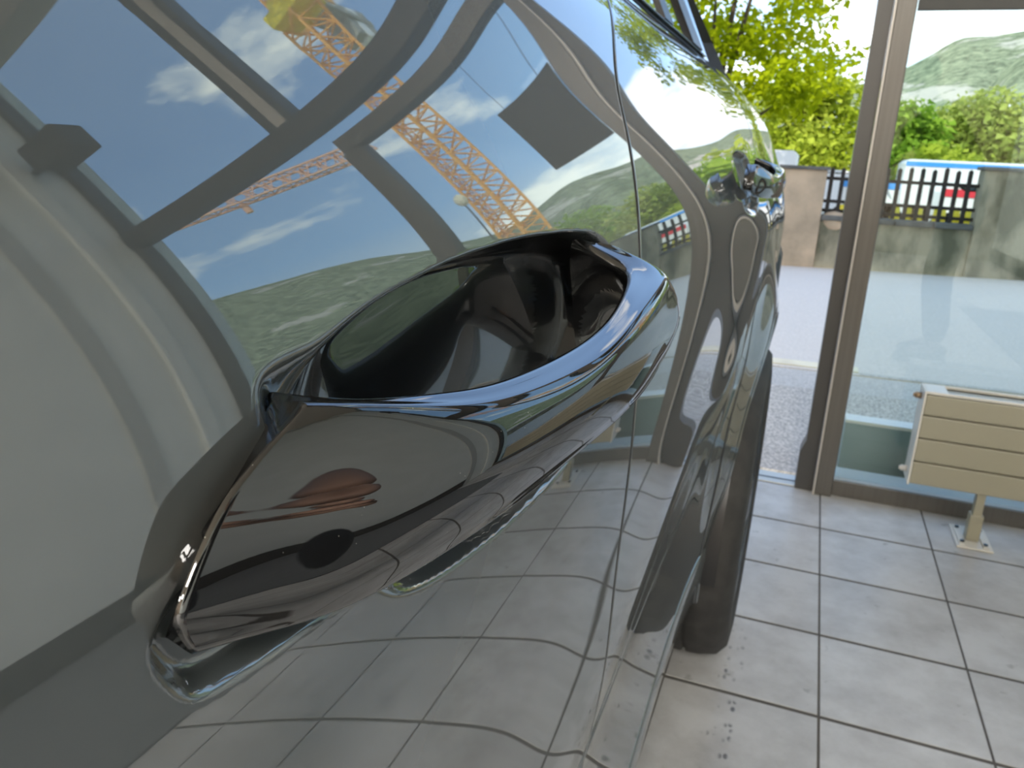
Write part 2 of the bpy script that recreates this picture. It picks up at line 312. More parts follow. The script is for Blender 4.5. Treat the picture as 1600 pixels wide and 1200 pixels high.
# upper storeys above the showroom (they shade the street)
struct('wall_upper', box('wall_upper', (-14, -9, CEIL+.2), (14, 2.80, 9.6), WALLM), 'upper storeys above the showroom')
wf = struct('wall_front', box('wall_front', (-14, 2.62, -.1), (-2.35, 2.80, CEIL+.2), WALLM), 'front wall to the left of the opening')
struct('trim_1', box('trim_1', (XW, 2.62, -.1), (14, 2.80, CEIL+.2), WALLM), 'front wall beside the glazing')
struct('trim_2', box('trim_2', (-2.35, 2.62, 3.48), (0.07, 2.74, 3.70), ALU), 'metal header over the open doorway')
# post between the open doorway and the glazing
post = struct('trim_3', obj('trim_3', bx(bmesh.new(), (0.124, 2.60, 0), (0.176, 2.70, CEIL), .003), ALU), 'bronze metal post between open doorway and window')
jb = bmesh.new(); prism(jb, [(0.062, .0), (0.118, .0), (0.118, CEIL), (0.076, CEIL), (0.076, .17), (0.062, .13)], 2.625, 2.70)
obj('door_jamb', jb, ALUDARK, post)
obj('edge_strip', bx(bmesh.new(), (0.1185, 2.596, 0), (0.1245, 2.63, CEIL), .0015), ALULIGHT, post)
# threshold of the opening
th = struct('trim_4', obj('trim_4', bx(bmesh.new(), (-2.35, 2.637, -.05), (0.118, 2.735, .004), .002), SILLMAT), 'pale metal threshold strip of the doorway')
box('track_groove', (-2.35, 2.672, .0035), (0.118, 2.682, .0048), SEAM, th)

# window 1: big pane beside the post; window 2: pane to the right; windows 3 and 4 above the transom
def pane(name, lo, hi, parent):
    o = box(name, lo, hi, GLASS, parent); return o
w1 = struct('window_1', obj('window_1', bx(bmesh.new(), (0.176, 2.61, 2.045), (1.07, 2.69, 2.125), .003), ALU), 'large fixed window beside the post, tinted glass')
obj('mullion', bx(bmesh.new(), (0.985, 2.612, .055), (1.085, 2.69, 2.043), .003), ALU, w1)
obj('bottom_rail', bx(bmesh.new(), (0.176, 2.62, 0.0), (1.085, 2.635, .052), .002), ALU, w1)
obj('sill_top', bx(bmesh.new(), (0.176, 2.6355, .002), (1.085, 2.76, .052), .003), SILLMAT, w1)
pane('pane', (0.176, 2.655, .053), (0.985, 2.661, 2.045), w1)
w2 = struct('window_2', obj('window_2', bx(bmesh.new(), (1.086, 2.61, 0), (XW, 2.69, .052), .003), ALU), 'right window running to the wall corner')
pane('pane', (1.085, 2.655, .053), (XW, 2.661, 2.21), w2)
obj('end_frame', bx(bmesh.new(), (2.235, 2.61, .053), (XW, 2.69, 2.21), .002), ALUDARK, w2)
tr = struct('trim_5', obj('trim_5', bx(bmesh.new(), (0.176, 2.59, 2.215), (XW, 2.70, 2.325), .003), ALUDARK), 'dark transom bar across the glazed front')
w3 = struct('window_3', obj('window_3', bx(bmesh.new(), (0.176, 2.61, CEIL-.06), (1.10, 2.69, CEIL), .002), ALUDARK), 'upper window beside the post')
pane('pane', (0.176, 2.655, 2.325), (1.10, 2.661, CEIL-.06), w3)
pane('strip_pane', (0.176, 2.655, 2.125), (1.085, 2.661, 2.215), w3)
w4 = struct('window_4', obj('window_4', bx(bmesh.new(), (1.10, 2.60, 2.326), (1.25, 2.70, CEIL), .003), ALUDARK), 'upper window to the right with wide mullion')
obj('mullion_face', bx(bmesh.new(), (1.135, 2.59, 2.326), (1.195, 2.60, CEIL), .001), ALULIGHT, w4)
pane('pane', (1.25, 2.655, 2.325), (XW, 2.661, CEIL), w4)
obj('end_frame', bx(bmesh.new(), (2.235, 2.61, 2.326), (XW, 2.69, CEIL), .002), ALUDARK, w4)
# dark board hung in the window
sg = thing('sign_board', 'dark blank board hung inside the glass beside the post', 'sign', (0.32, 2.60, 1.45))
obj('board', bx(bmesh.new(), (-.142, -.006, 0), (.12, .006, .325), .002), SIGNM, sg)
for sx_ in (-.10, .08): obj('cord', tube(bmesh.new(), (sx_, 0, .325), (sx_, .012, .60), .0012, 5), SEAM, sg)
spk = thing('wall_speaker', 'dark box speaker mounted high on the right wall corner', 'speaker', (XW, 2.50, 2.78))
obj('cabinet', bx(bmesh.new(), (-.36, -.10, 0), (-.10, .06, .17), .012), SIGNM, spk)
obj('bracket', tube(bmesh.new(), (-.12, 0, .08), (0, 0, .08), .018, 8), SEAM, spk)
for k, (lx, ly) in enumerate(FILL_POS):
    c = thing('fill_panel', 'added flat white fill light panel under the ceiling '+('on the right side nearest the window', 'on the right side at the back', 'on the left side nearest the window', 'on the left side at the back')[k], 'lamp', (lx, ly, CEIL), group='added fill light panels')  # made-up panels that go with the fill lights
    obj('frame', bx(bmesh.new(), (-.72, -.72, -.035), (.72, .72, 0), .004), RADW, c)
    obj('glow_face', bx(bmesh.new(), (-.68, -.68, -.042), (.68, .68, -.036)), FILLM, c)

# ------------------------------------------------------------------ radiator in front of the glass
rad = thing('radiator', 'cream panel radiator on a floor foot before the window', 'radiator', (0.366, 2.43, 0.0))
zb = [.150, .221, .292, .361, .424]
for a, b_ in zip(zb, zb[1:]):
    obj('panel', bx(bmesh.new(), (0, 0, a+.0022), (1.55, .045, b_-.0022), .003), RADM, rad)
obj('core', bx(bmesh.new(), (.006, .012, .155), (1.544, .042, .42)), RADM, rad)
obj('side_cover', bx(bmesh.new(), (-.006, -.001, .148), (.0, .10, .432), .0015), RADW, rad)
obj('back_panel', bx(bmesh.new(), (0, .075, .15), (1.55, .10, .424), .003), RADM, rad)
obj('top_rim', bx(bmesh.new(), (.0, 0, .4245), (1.55, .008, .432), .001), RADW, rad)
obj('top_rim', bx(bmesh.new(), (.0, .092, .4245), (1.55, .10, .432), .001), RADW, rad)
obj('top_cap', bx(bmesh.new(), (.0, .0085, .4245), (.055, .0915, .432), .001), RADW, rad)
gr = bmesh.new(); bx(gr, (.056, .009, .418), (1.55, .091, .424)); obj('grille', gr, RADM, rad)
for zz, mm in ((.405, BRASS), (.178, RADW)):
    v = bmesh.new(); tube(v, (-.006, .055, zz), (-.022, .055, zz), .0095, 10); tube(v, (-.022, .055, zz), (-.027, .055, zz), .006, 8); obj('plug', v, mm, rad, True)
lg = bmesh.new(); bx(lg, (.180, .010, .006), (.203, .040, .15), .002); obj('leg', lg, RADM, rad)
lg = bmesh.new(); bx(lg, (.174, .005, .006), (.209, .044, .085), .003); obj('leg_sleeve', lg, RADM, rad)
pl = bmesh.new(); bx(pl, (.145, -.045, .0005), (.240, .115, .006), .002); bx(pl, (.153, -.035, .006), (.170, .105, .010), .002); bx(pl, (.214, -.035, .006), (.231, .105, .010), .002); obj('foot_plate', pl, RADW, rad)
for px_, py_ in ((.162, -.018), (.222, -.018), (.162, .085), (.222, .085)):
    s_ = bmesh.new(); tube(s_, (px_, py_, .009), (px_, py_, .0145), .0065, 6); obj('screw', s_, RIM, rad)

# ------------------------------------------------------------------ the car
def spline(xs, ys):
    xs = np.array(xs, float); ys = np.array(ys, float); n = len(xs); h = np.diff(xs)
    A = np.zeros((n, n)); b = np.zeros(n); A[0, 0] = A[-1, -1] = 1
    for i in range(1, n-1):
        A[i, i-1] = h[i-1]; A[i, i] = 2*(h[i-1]+h[i]); A[i, i+1] = h[i]; b[i] = 6*((ys[i+1]-ys[i])/h[i]-(ys[i]-ys[i-1])/h[i-1])
    m = np.linalg.solve(A, b)
    def f(x):
        x = np.asarray(x, float); x = np.clip(x, xs[0], xs[-1]); i = np.clip(np.searchsorted(xs, x)-1, 0, n-2); d = x-xs[i]; hh = h[i]
        return ys[i]+d*((ys[i+1]-ys[i])/hh-hh*(2*m[i]+m[i+1])/6)+d*d*m[i]/2+d**3*(m[i+1]-m[i])/(6*hh)
    return f
# plan line of the flank (x over y) and lean of the sheet metal (degrees over height, measured from the camera height)
WC = (1.64, -.666); AR = 0.40
YK = [-.9, -.5, -.2, 0, .2, .4, .6, .8, 1.0, 1.2, 1.4, 1.6, 1.8, 2.1, 2.4]
PLAN = spline(YK, [-.11, -.085, -.07541, -.07662, -.07689, -.07846, -.0811, -.0834, -.0828, -.0758, -.06928, -.0665, -.06643, -.080, -.2])
PLAN_UP = spline(YK, [-.11, -.085, -.07541, -.07662, -.07689, -.07846, -.0806, -.08363, -.08588, -.08575, -.08469, -.08171, -.07961, -.084, -.2])
LEAN = spline([-.75, -.68, -.6, -.5, -.4, -.33, -.3, -.27, -.2, -.15, -.1, -.06, -.03, -.01, .01, .03, .06, .1, .2, .3],
              [-12, 2, 3, 0, -4, -6.5, -3, .2, -.996, .908, 4.32, 9.452, 15.34, 19.613, 22.735, 24.4, 23.5, 34.5, 52, 52])
_z = np.linspace(-.75, .3, 2101); _t = np.tan(np.radians(LEAN(_z))); _P = np.concatenate([[0], np.cumsum((_t[1:]+_t[:-1])/2*np.diff(_z))]); _P -= np.interp(-.15, _z, _P)
def S(y, z):
    k = np.clip((np.asarray(z, float)+.11)/.11, 0, 1); k = k*k*(3-2*k)
    r = np.hypot(np.asarray(y)-WC[0], np.asarray(z)-WC[1]); th = np.clip((np.asarray(z)-WC[1])/np.maximum(r, 1e-6)/.55, 0, 1)     # the flared wheel arch
    fl = .027*th*th*(3-2*th)*np.exp(-((r-AR)/.075)**2)*np.clip((.02-np.asarray(z))/.1, 0, 1)
    return fl+PLAN(y)*(1-k)+PLAN_UP(y)*k-np.interp(z, _z, _P)+0.023634*(np.asarray(y)-.2)*(np.asarray(z)+.1)
SHUT1 = spline([-.75, -.45, -.28, -.18, -.10, -.045, -.018, .002, .02, .0456, .0705, .12, .25], [.40, .405, .413, .420, .4255, .438, .451, .4625, .473, .489, .517, .60, .80])
SHUT2 = spline([-.75, -.55, -.42, -.25, -.1, .1, .25], [1.19, 1.20, 1.235, 1.34, 1.45, 1.52, 1.56])

def poly_inside_dist(P, Y, Z):
    """signed distance (positive inside) from grid points to a closed polygon"""
    d2 = np.full(Y.shape, 1e9); ins = np.zeros(Y.shape, bool); n = len(P)
    for i in range(n):
        a = P[i]; b = P[(i+1) % n]; ab = b-a; t = np.clip(((Y-a[0])*ab[0]+(Z-a[1])*ab[1])/(ab@ab), 0, 1)
        d2 = np.minimum(d2, (Y-a[0]-t*ab[0])**2+(Z-a[1]-t*ab[1])**2)
        c = (a[1] > Z) != (b[1] > Z); ins ^= c & (Y < (b[0]-a[0])*(Z-a[1])/((b[1]-a[1]) if b[1] != a[1] else 1e-12)+a[0])
    d = np.sqrt(d2); return np.where(ins, d, -d)
def closed_smooth(pts, k=6):
    pts = np.array(pts, float); n = len(pts); out = []
    for i in range(n):
        p0, p1, p2, p3 = pts[i-1], pts[i], pts[(i+1) % n], pts[(i+2) % n]
        for j in range(k):
            t = j/k; out.append(.5*((2*p1)+(-p0+p2)*t+(2*p0-5*p1+4*p2-p3)*t*t+(-p0+3*p1-3*p2+p3)*t**3))
    return np.array(out)
CUP = closed_smooth([(.1095, -.0405), (.1305, -.0366), (.152, -.0322), (.175, -.0295), (.203, -.0271), (.244, -.0258), (.277, -.026), (.3186, -.0275), (.350, -.031), (.374, -.041), (.386, -.062), (.378, -.085), (.353, -.103), (.31, -.113), (.27, -.1165), (.222, -.1139), (.200, -.1118), (.173, -.108), (.152, -.103), (.139, -.096), (.128, -.084), (.112, -.062)])
FOOT = closed_smooth([(.0774, -.0709), (.0778, -.077), (.0837, -.0842), (.0972, -.087), (.1142, -.0886), (.135, -.090), (.150, -.080), (.150, -.064), (.130, -.0520), (.113, -.0480), (.1025, -.0503), (.0930, -.0545), (.0840, -.0615)])
def sstep(t): t = np.clip(t, 0, 1); return t*t*(3-2*t)
def recess(y, z):
    d = poly_inside_dist(CUP, y, z); w = .014+.018*sstep((.24-y)/.14)
    t = np.clip(d/w, 0, 1); t = t*t/(t+.10)*1.10
    c = .029*(1-(1-np.clip(t, 0, 1))**2.4)*(.30+.70*sstep((y-.104)/.075))*(1+.13*np.clip((z+.068)/.04, -1.2, 1)*sstep((.27-y)/.09))
    d2 = poly_inside_dist(FOOT, y, z); lo = sstep((-.066-z)/.008); f = (.0016+.0026*lo)*sstep((d2+.001)/(.009-.0045*lo))
    return np.maximum(c, f)+.0015*np.minimum(c/.029, f/.0042)
REAR = (0.97, 0.052, 0.0)               # where the rear door's handle sits relative to the front one
def recess_rear(y, z): return .42*recess(y-REAR[0], z-REAR[1])

def panel(name, yl, yr, zs, ts, rec, parent, mt, arch=False, rl=True, rr=True, cup=None):
    zs = np.array(zs); ts = np.array(ts); n = len(ts); Y = []; Z = np.repeat(zs[:, None], n, 1)
    L_ = np.array([yl(z) for z in zs]); R_ = np.array([yr(z) for z in zs]); Y = L_[:, None]+(R_-L_)[:, None]*ts[None, :]
    X = S(Y, Z)
    if rec is not None: X = X-rec(Y, Z)
    # rolled edges that turn in at the shut lines
    def roll(dist):
        t = np.clip(1-dist/.002, 0, 1); return .002*(1-np.sqrt(np.clip(1-t*t, 0, 1)))
    if rl: X = X-roll(np.abs(Y-L_[:, None]))
    if rr: X = X-roll(np.abs(R_[:, None]-Y))
    if rl: X = np.concatenate([X[:, :1]-.014, X], 1); Y = np.concatenate([Y[:, :1], Y], 1); Z = np.concatenate([Z[:, :1], Z], 1)
    if rr: X = np.concatenate([X, X[:, -1:]-.014], 1); Y = np.concatenate([Y, Y[:, -1:]], 1); Z = np.concatenate([Z, Z[:, -1:]], 1)
    nz, ny = X.shape
    drop = np.zeros(X.shape, bool)
    if arch:
        r = np.hypot(Y-WC[0], Z-WC[1]); drop = (r < AR)
        near = (r >= AR) & (r < AR+.011); k = np.where(near, AR/np.maximum(r, 1e-6), 1); Y = WC[0]+(Y-WC[0])*k; Z = WC[1]+(Z-WC[1])*k
        X = np.where(near, S(Y, Z), X)
    V = np.stack([X, Y, Z+H], -1).reshape(-1, 3)
    MI = np.zeros((nz-1, ny-1), np.int32)
    if rl: MI[:, :2] = 1
    if rr: MI[:, -2:] = 1
    MI = MI.reshape(-1)
    idx = np.arange(nz*ny).reshape(nz, ny)
    q = np.stack([idx[:-1, :-1], idx[:-1, 1:], idx[1:, 1:], idx[1:, :-1]], -1).reshape(-1, 4)
    if cup is not None:
        deep = (cup(Y, Z) > .0105).reshape(-1)[q].all(1); qc = q[deep]; q = q[~deep]; MI = MI[~deep]
        used, inv = np.unique(qc, return_inverse=True); obj('handle_cup', pydata('handle_cup', V[used], inv.reshape(-1, 4).tolist()), CUPM, parent, True)
    if arch: ok = ~drop.reshape(-1)[q].any(1); q = q[ok]; MI = MI[ok]
    me = bpy.data.meshes.new(name); me.vertices.add(len(V)); me.vertices.foreach_set('co', V.ravel()); me.loops.add(q.size); me.loops.foreach_set('vertex_index', q.ravel().astype(np.int32))
    me.polygons.add(len(q)); me.polygons.foreach_set('loop_start', np.arange(0, q.size, 4, dtype=np.int32)); me.polygons.foreach_set('loop_total', np.full(len(q), 4, np.int32)); me.materials.append(mt); me.materials.append(SEAM); me.polygons.foreach_set('material_index', MI); me.update(calc_edges=True); me.validate()
    bm = bmesh.new(); bm.from_mesh(me); bmesh.ops.delete(bm, geom=[v for v in bm.verts if not v.link_faces], context='VERTS'); bm.to_mesh(me); bm.free()
    return obj(name, me, mt, parent, True)
car = thing('car', 'grey car with gloss black door handles parked tail-first towards the opening', 'car')
cat = np.concatenate
Z1 = cat([np.linspace(-.600, -.140, 70)[:-1], np.linspace(-.140, .02, 180)[:-1], np.linspace(.02, .215, 60)])
T1 = (cat([np.linspace(-1.0, .03, 70)[:-1], np.linspace(.03, .40, 380)[:-1], np.linspace(.40, .4265, 10)[:-1], np.linspace(.4265, .43, 8)])+1)/1.43
panel('front_door', lambda z: -1.0, lambda z: float(SHUT1(z))-.0022, Z1, T1, recess, car, PAINT, rl=False, cup=recess)
Z2 = cat([np.linspace(-.600, -.085, 75)[:-1], np.linspace(-.085, .075, 110)[:-1], np.linspace(.075, .215, 45)])
T2 = cat([np.linspace(0, .005, 8)[:-1], np.linspace(.005, .995, 330)[:-1], np.linspace(.995, 1, 8)])
panel('rear_door', lambda z: float(SHUT1(z))+.0022, lambda z: float(SHUT2(z))-.0012, Z2, T2, recess_rear, car, PAINT)
panel('rear_fender', lambda z: float(SHUT2(z))+.0012, lambda z: 2.38, np.linspace(-.69, .215, 150), np.linspace(0, 1, 190), None, car, PAINT, arch=True, rr=False)
# sill below the doors
sb = bmesh.new(); N_ = 60; rows = []
for k, (dz, dx) in enumerate([(-.6045, -.010), (-.6045, -.001), (-.612, .0015), (-.65, .0005), (-.69, -.004), (-.702, -.012), (-.702, -.05)]):
    rows.append([sb.verts.new((float(S(y, -.604))+dx, y, dz+H)) for y in np.linspace(-1.0, 1.25, N_)])
for a, b_ in zip(rows, rows[1:]):
    for i in range(N_-1): sb.faces.new((a[i], b_[i], b_[i+1], a[i+1]))
obj('sill', sb, PAINT, car, True)
# black underbody, inner shells that keep daylight out of the gaps
ib = bmesh.new(); bx(ib, (-1.72, -1.0, H-.70), (-.135, 1.20, H-.02)); bx(ib, (-1.72, 1.2, H-.24), (-.135, 2.1, H-.02)); obj('inner_body', ib, SEAM, car)
wh = bmesh.new(); prev = None
for k in range(41):
    a = math.radians(-2+184*k/40); ring = [wh.verts.new((xx, WC[0]-math.cos(a)*rr_, WC[1]+H+math.sin(a)*rr_)) for xx, rr_ in ((-.34, .05), (-.34, AR-.004), (-.07, AR-.004))]
    if prev:
        for i in range(2): wh.faces.new((prev[i], prev[i+1], ring[i+1], ring[i]))
    prev = ring
obj('wheel_housing', wh, SEAM, car, True)
lip = bmesh.new(); prev = None
for k in range(65):
    a = math.radians(-6+192*k/64); y, z = WC[0]-math.cos(a)*AR, WC[1]+math.sin(a)*AR; ring = []
    for dx, dr in ((.0005, .012), (.0025, .004), (.002, -.003), (-.008, -.007), (-.05, -.007)):
        yy, zz = WC[0]-math.cos(a)*(AR+dr), WC[1]+math.sin(a)*(AR+dr)
        ring.append(lip.verts.new((float(S(min(yy, 2.38), max(zz, -.74)))+dx, yy, zz+H)))
    if prev:
        for i in range(4): lip.faces.new((prev[i], prev[i+1], ring[i+1], ring[i]))
    prev = ring
obj('arch_lip', lip, PAINT, car, True)

# door handles: a gloss black grip, thick and flat at its front foot, bowed outwards, its free end curling into the door
TI = [(-.0915, .1150, -.0455), (-.0792, .1296, -.0489), (-.0728, .1511, -.0519), (-.0685, .1789, -.055), (-.0655, .2241, -.0567), (-.0645, .2659, -.0551), (-.0665, .3016, -.0503), (-.0725, .3326, -.0462), (-.082, .3399, -.0419), (-.1, .3427, -.0353)]
TO = [(-.0812, .1140, -.0446), (-.0752, .1237, -.0474), (-.0675, .1434, -.0527), (-.061, .1686, -.0573), (-.0562, .207, -.0598), (-.0538, .2461, -.0577), (-.0535, .2886, -.053), (-.0555, .3336, -.0482), (-.063, .3567, -.0441), (-.082, .356, -.0371)]
BO = [(-.0795, .0820, -.0755), (-.0768, .0968, -.0797), (-.0722, .1179, -.0843), (-.0668, .1473, -.086), (-.0632, .1787, -.0872), (-.0592, .2245, -.0879), (-.0556, .2805, -.0884), (-.0535, .3299, -.0819), (-.0548, .3701, -.0663), (-.085, .374, -.090)]
def grip_mesh():
    rings = []
    for k in range(len(TI)):
        ti, to, bo = (np.array(a[k]) for a in (TI, TO, BO)); th_ = ti-to; th_[2] = 0
        n = th_/max(np.linalg.norm(th_), 1e-6)
        w = max(np.linalg.norm(th_), .0125 if k < 2 else .0085); th_ = n*w*.9
        if k == 0: fm = [np.array((-.0798, .0990, -.0492)), np.array((-.0788, .0880, -.0543)), np.array((-.0786, .0787, -.0652)), np.array((-.0791, .0791, -.0702))]
        else:
            B_ = (0, .0055, .0062, .0064, .0068, .0066, .0052, .0034, .003, .003)[k]; fm = [to*(1-f)+bo*f-n*(B_*math.sin(math.pi*f)**.75) for f in (.22, .48, .74, .92)]
        bi = bo+th_*.9+np.array((0, 0, .003)); tm = (ti+to)/2+np.array((0, 0, .0012 if k else 0)); bm_ = (bo+bi)/2-np.array((0, 0, .0018)); im = (ti+bi)/2+n*.001
        if k == 0: bi = bo+np.array((-.011, .002, .001)); bm_ = (bo+bi)/2; im = np.array((-.0905, .0815, -.0600))
        rings.append([ti, tm, to]+fm+[bo, bm_, bi, im])
    rings = np.array(rings)                       # station, point, xyz
    K, Q, _ = rings.shape; xs = np.arange(K); fine = np.concatenate([np.linspace(0, 1, 11)[:-1], np.linspace(1, K-1, 90)])
    dense = np.stack([np.stack([spline(xs, rings[:, q, c])(fine) for c in range(3)], -1) for q in range(Q)], 1)
    out = []
    for r in dense: out.append(closed_smooth(r, 5))
    V = np.array(out); nr, nq, _ = V.shape; V = V.reshape(-1, 3); F = []
    for i in range(nr-1):
        for j in range(nq):
            F.append((i*nq+j, i*nq+(j+1) % nq, (i+1)*nq+(j+1) % nq, (i+1)*nq+j))
    c0 = len(V); V = np.concatenate([V, [out[0].mean(0)+np.array((0, 0, 0))]]); 
    for j in range(nq): F.append((c0, (j+1) % nq, j))
    V[:, 2] += H
    me = pydata('grip', V, F)
    bm = bmesh.new(); bm.from_mesh(me); bmesh.ops.recalc_face_normals(bm, faces=bm.faces[:]); bm.to_mesh(me); bm.free()
    return me
grip_me = grip_mesh(); grip_me.materials.append(GLOSSBLACK); grip_me.polygons.foreach_set('use_smooth', [True]*len(grip_me.polygons))
def handle(off, label, front):
    h_ = bpy.data.objects.new('door_handle', None); COL.objects.link(h_); h_.parent = car; h_.location = off; h_['label'] = label; h_.empty_display_size = .05
    g = bpy.data.objects.new('grip', grip_me); COL.objects.link(g); g.parent = h_
    if front:
        hk = bmesh.new(); bx(hk, (-.104, .120, H-.076), (-.080, .136, H-.056), .003); obj('mounting_foot', hk, SEAM, h_)
    return h_
handle((0, 0, 0), 'gloss black front door handle filling the foreground', True)
handle((REAR[2], REAR[0], REAR[1]), 'small distant gloss black rear door handle', False)

# rear wheel
wheel = bpy.data.objects.new('rear_wheel', None); COL.objects.link(wheel); wheel.parent = car; wheel.location = (-.040, WC[0]+.0, .338); wheel.empty_display_size = .2
R_ = .338
ty = bmesh.new(); lathe(ty, [(-.21, .235), (-.222, .27), (-.215, .31), (-.195, .330), (-.16, .337), (-.135, .338), (-.132, .331), (-.126, .331), (-.123, .338), (-.092, .338), (-.089, .331), (-.083, .331), (-.080, .338), (-.055, .3365), (-.022, .329), (-.004, .308), (.0, .275), (-.008, .240), (-.016, .236)], (0, 0, 0), 'X', 96); obj('tyre', ty, RUBBER, wheel, True)
rm = bmesh.new(); lathe(rm, [(-.016, .238), (-.006, .234), (-.010, .224), (-.05, .216), (-.19, .205)], (0, 0, 0), 'X', 72); obj('rim', rm, RIM, wheel, True)
for k in range(5):
    sp = bmesh.new(); a = 2*math.pi*k/5+.3
    for da, w in ((-.09, .012), (.09, .012)):
        pts = [(.0, .03), (-.008, .10), (-.012, .17), (-.010, .226)]
        pr = None
        for (hx, r) in pts:
            c_ = Vector((hx-.010, r*math.cos(a+da), r*math.sin(a+da))); tdir = Vector((0, -math.sin(a+da), math.cos(a+da)))
            q = [sp.verts.new(c_+tdir*s_*w+Vector((d_, 0, 0))) for s_, d_ in ((-1, -.02), (-.7, 0), (.7, 0), (1, -.02))]
            if pr:
                for i in range(3): sp.faces.new((pr[i], pr[i+1], q[i+1], q[i]))
            pr = q
    obj('spoke', sp, RIM, wheel, True)
hb = bmesh.new(); lathe(hb, [(-.03, .06), (-.008, .055), (-.004, .04), (-.003, .001)], (0, 0, 0), 'X', 32); obj('hub_cap', hb, RIM, wheel, True)
bd = bmesh.new(); lathe(bd, [(-.11, .16), (-.10, .16), (-.10, .05)], (0, 0, 0), 'X', 40); obj('brake_disc', bd, RIM, wheel, True)

# greenhouse: belt trim, side glass, pillars, roof, tail
def belt(y, z=.215): return float(S(min(y, 2.38), z))
def strip(name, ys, z0, x_in0, z1, x_in1, mt, n=14, th_=.012):
    """a leaning sheet between two heights; x_in is measured inwards from the belt line"""
    bm = bmesh.new(); prev = None
    for i in range(n+1):
        y0 = ys[0]+(ys[1]-ys[0])*i/n; y1 = ys[2]+(ys[3]-ys[2])*i/n
        c = []
        for s_ in (0, 1): c += [bm.verts.new((belt(y0)-x_in0-s_*th_, y0, z0+H)), bm.verts.new((belt(y1)-x_in1-s_*th_, y1, z1+H))]
        if prev:
            bm.faces.new((prev[0], c[0], c[1], prev[1])); bm.faces.new((prev[2], prev[3], c[3], c[2])); bm.faces.new((prev[0], prev[2], c[2], c[0])); bm.faces.new((prev[1], c[1], c[3], prev[3]))
        else: bm.faces.new((c[0], c[1], c[3], c[2]))
        prev = c
    bm.faces.new((prev[0], prev[2], prev[3], prev[1])); bmesh.ops.recalc_face_normals(bm, faces=bm.faces[:])
    return obj(name, bm, mt, car)
strip('belt_seal', (-1.0, 1.80, -1.0, 1.80), .214, -.001, .222, .006, SEAM, 40)
strip('belt_trim', (-1.0, 1.80, -1.0, 1.80), .2225, -.001, .231, .008, CHROME, 40)
strip('side_window', (.50, 1.40, .60, 1.38), .232, .012, .52, .15, CARGLASS)
strip('front_side_window', (-1.0, .44, -.8, .55), .232, .012, .52, .15, CARGLASS)
strip('centre_pillar', (.44, .50, .55, .60), .232, .010, .52, .148, BLACKTRIM, 3)
strip('window_post', (1.40, 1.47, 1.38, 1.45), .232, .006, .52, .146, BLACKTRIM, 3)
strip('quarter_window', (1.47, 1.66, 1.45, 1.58), .232, .012, .52, .15, CARGLASS, 4)
strip('quarter_trim', (1.66, 1.78, 1.58, 1.66), .232, .004, .52, .142, BLACKTRIM, 4)
strip('rear_pillar', (1.78, 1.84, 1.66, 1.72), .218, .002, .53, .140, CHROME, 4)
rf = bmesh.new(); pr = None
for i in range(9):
    t = i/8; ring = []
    for y in (-.8, -.3, .3, .8, 1.2, 1.5, 1.75):
        e0 = belt(y)-.15; e1 = -1.85-(e0+.0); zz = .52+.10*math.sin(math.pi*t)-.05*max(0, (y-.9)/.85)**2
        ring.append(rf.verts.new((e0+(e1-e0)*t, y, zz+H)))
    if pr:
        for k in range(6): rf.faces.new((pr[k], pr[k+1], ring[k+1], ring[k]))
    pr = ring
obj('roof', rf, PAINT, car, True)
tg = bmesh.new(); pr = None
for zz, inset, yy in ((-.68, .0, 2.38), (-.45, 0, 2.44), (-.2, 0, 2.42), (.05, .0, 2.34), (.215, .0, 2.16), (.52, .15, 1.76)):
    ring = []
    for i in range(9):
        t = i/8; e0 = float(S(2.38 if zz < .1 else 2.0, min(zz, .215)))-inset; e1 = -1.85-e0
        ring.append(tg.verts.new((e0+(e1-e0)*t, yy+.05*math.sin(math.pi*t), zz+H)))
    if pr:
        for k in range(8): tg.faces.new((pr[k], ring[k], ring[k+1], pr[k+1]))
    pr = ring
obj('tailgate', tg, PAINT, car, True)
vt = bmesh.new(); bx(vt, (-.30, 2.04, .40), (-.066, 2.20, .835), .03); obj('bumper_trim', vt, BLACKTRIM, car)

# ------------------------------------------------------------------ street, fence wall
SLOPE = 0.028                              # the street climbs to the right
def sheet(name, pts, mt, th_=.04, kind='structure', label=None, parent=None):
    bm = bmesh.new(); A = [bm.verts.new((x, y, x*SLOPE*(min(max((y-2.8)/3, 0), 1))+z)) for x, y, z in pts]; B = [bm.verts.new((v.co.x, v.co.y, v.co.z-th_)) for v in A]; n = len(A)
    bm.faces.new(A); bm.faces.new(B[::-1])
    for i in range(n): bm.faces.new((A[i], B[i], B[(i+1) % n], A[(i+1) % n]))
    bmesh.ops.recalc_face_normals(bm, faces=bm.faces[:])
    o = obj(name, bm, mt, parent); o['kind'] = kind
    if label: o['label'] = label
    return o
def quad(x0, x1, y0, y1, z): return [(x0, y0, z), (x1, y0, z), (x1, y1, z), (x0, y1, z)]
sheet('pavement', quad(-14, 14, 2.80, 4.42, -.012), ASPHALT2, label='rough dark paving in front of the showroom')
sheet('kerb_strip', quad(-14, .33, 4.46, 4.58, .002), KERBM, label='yellowish flush kerb line along the street')
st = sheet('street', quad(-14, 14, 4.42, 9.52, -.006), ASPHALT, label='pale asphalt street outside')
sheet('road_line', quad(-14, 14, 6.12, 6.19, -.002), LINEM, th_=.003, parent=st)
sheet('road_seam', quad(.33, 14, 4.42, 4.47, -.0035), ASPHALT2, th_=.002, parent=st)
for x0_, x1_, y0_, y1_ in ((.75, 1.2, 5.28, 5.40), (1.0, 2.6, 4.92, 5.03), (.5, 1.6, 7.4, 7.5)): sheet('oil_streak', quad(x0_, x1_, y0_, y1_, -.003), OILM, th_=.002, parent=st)
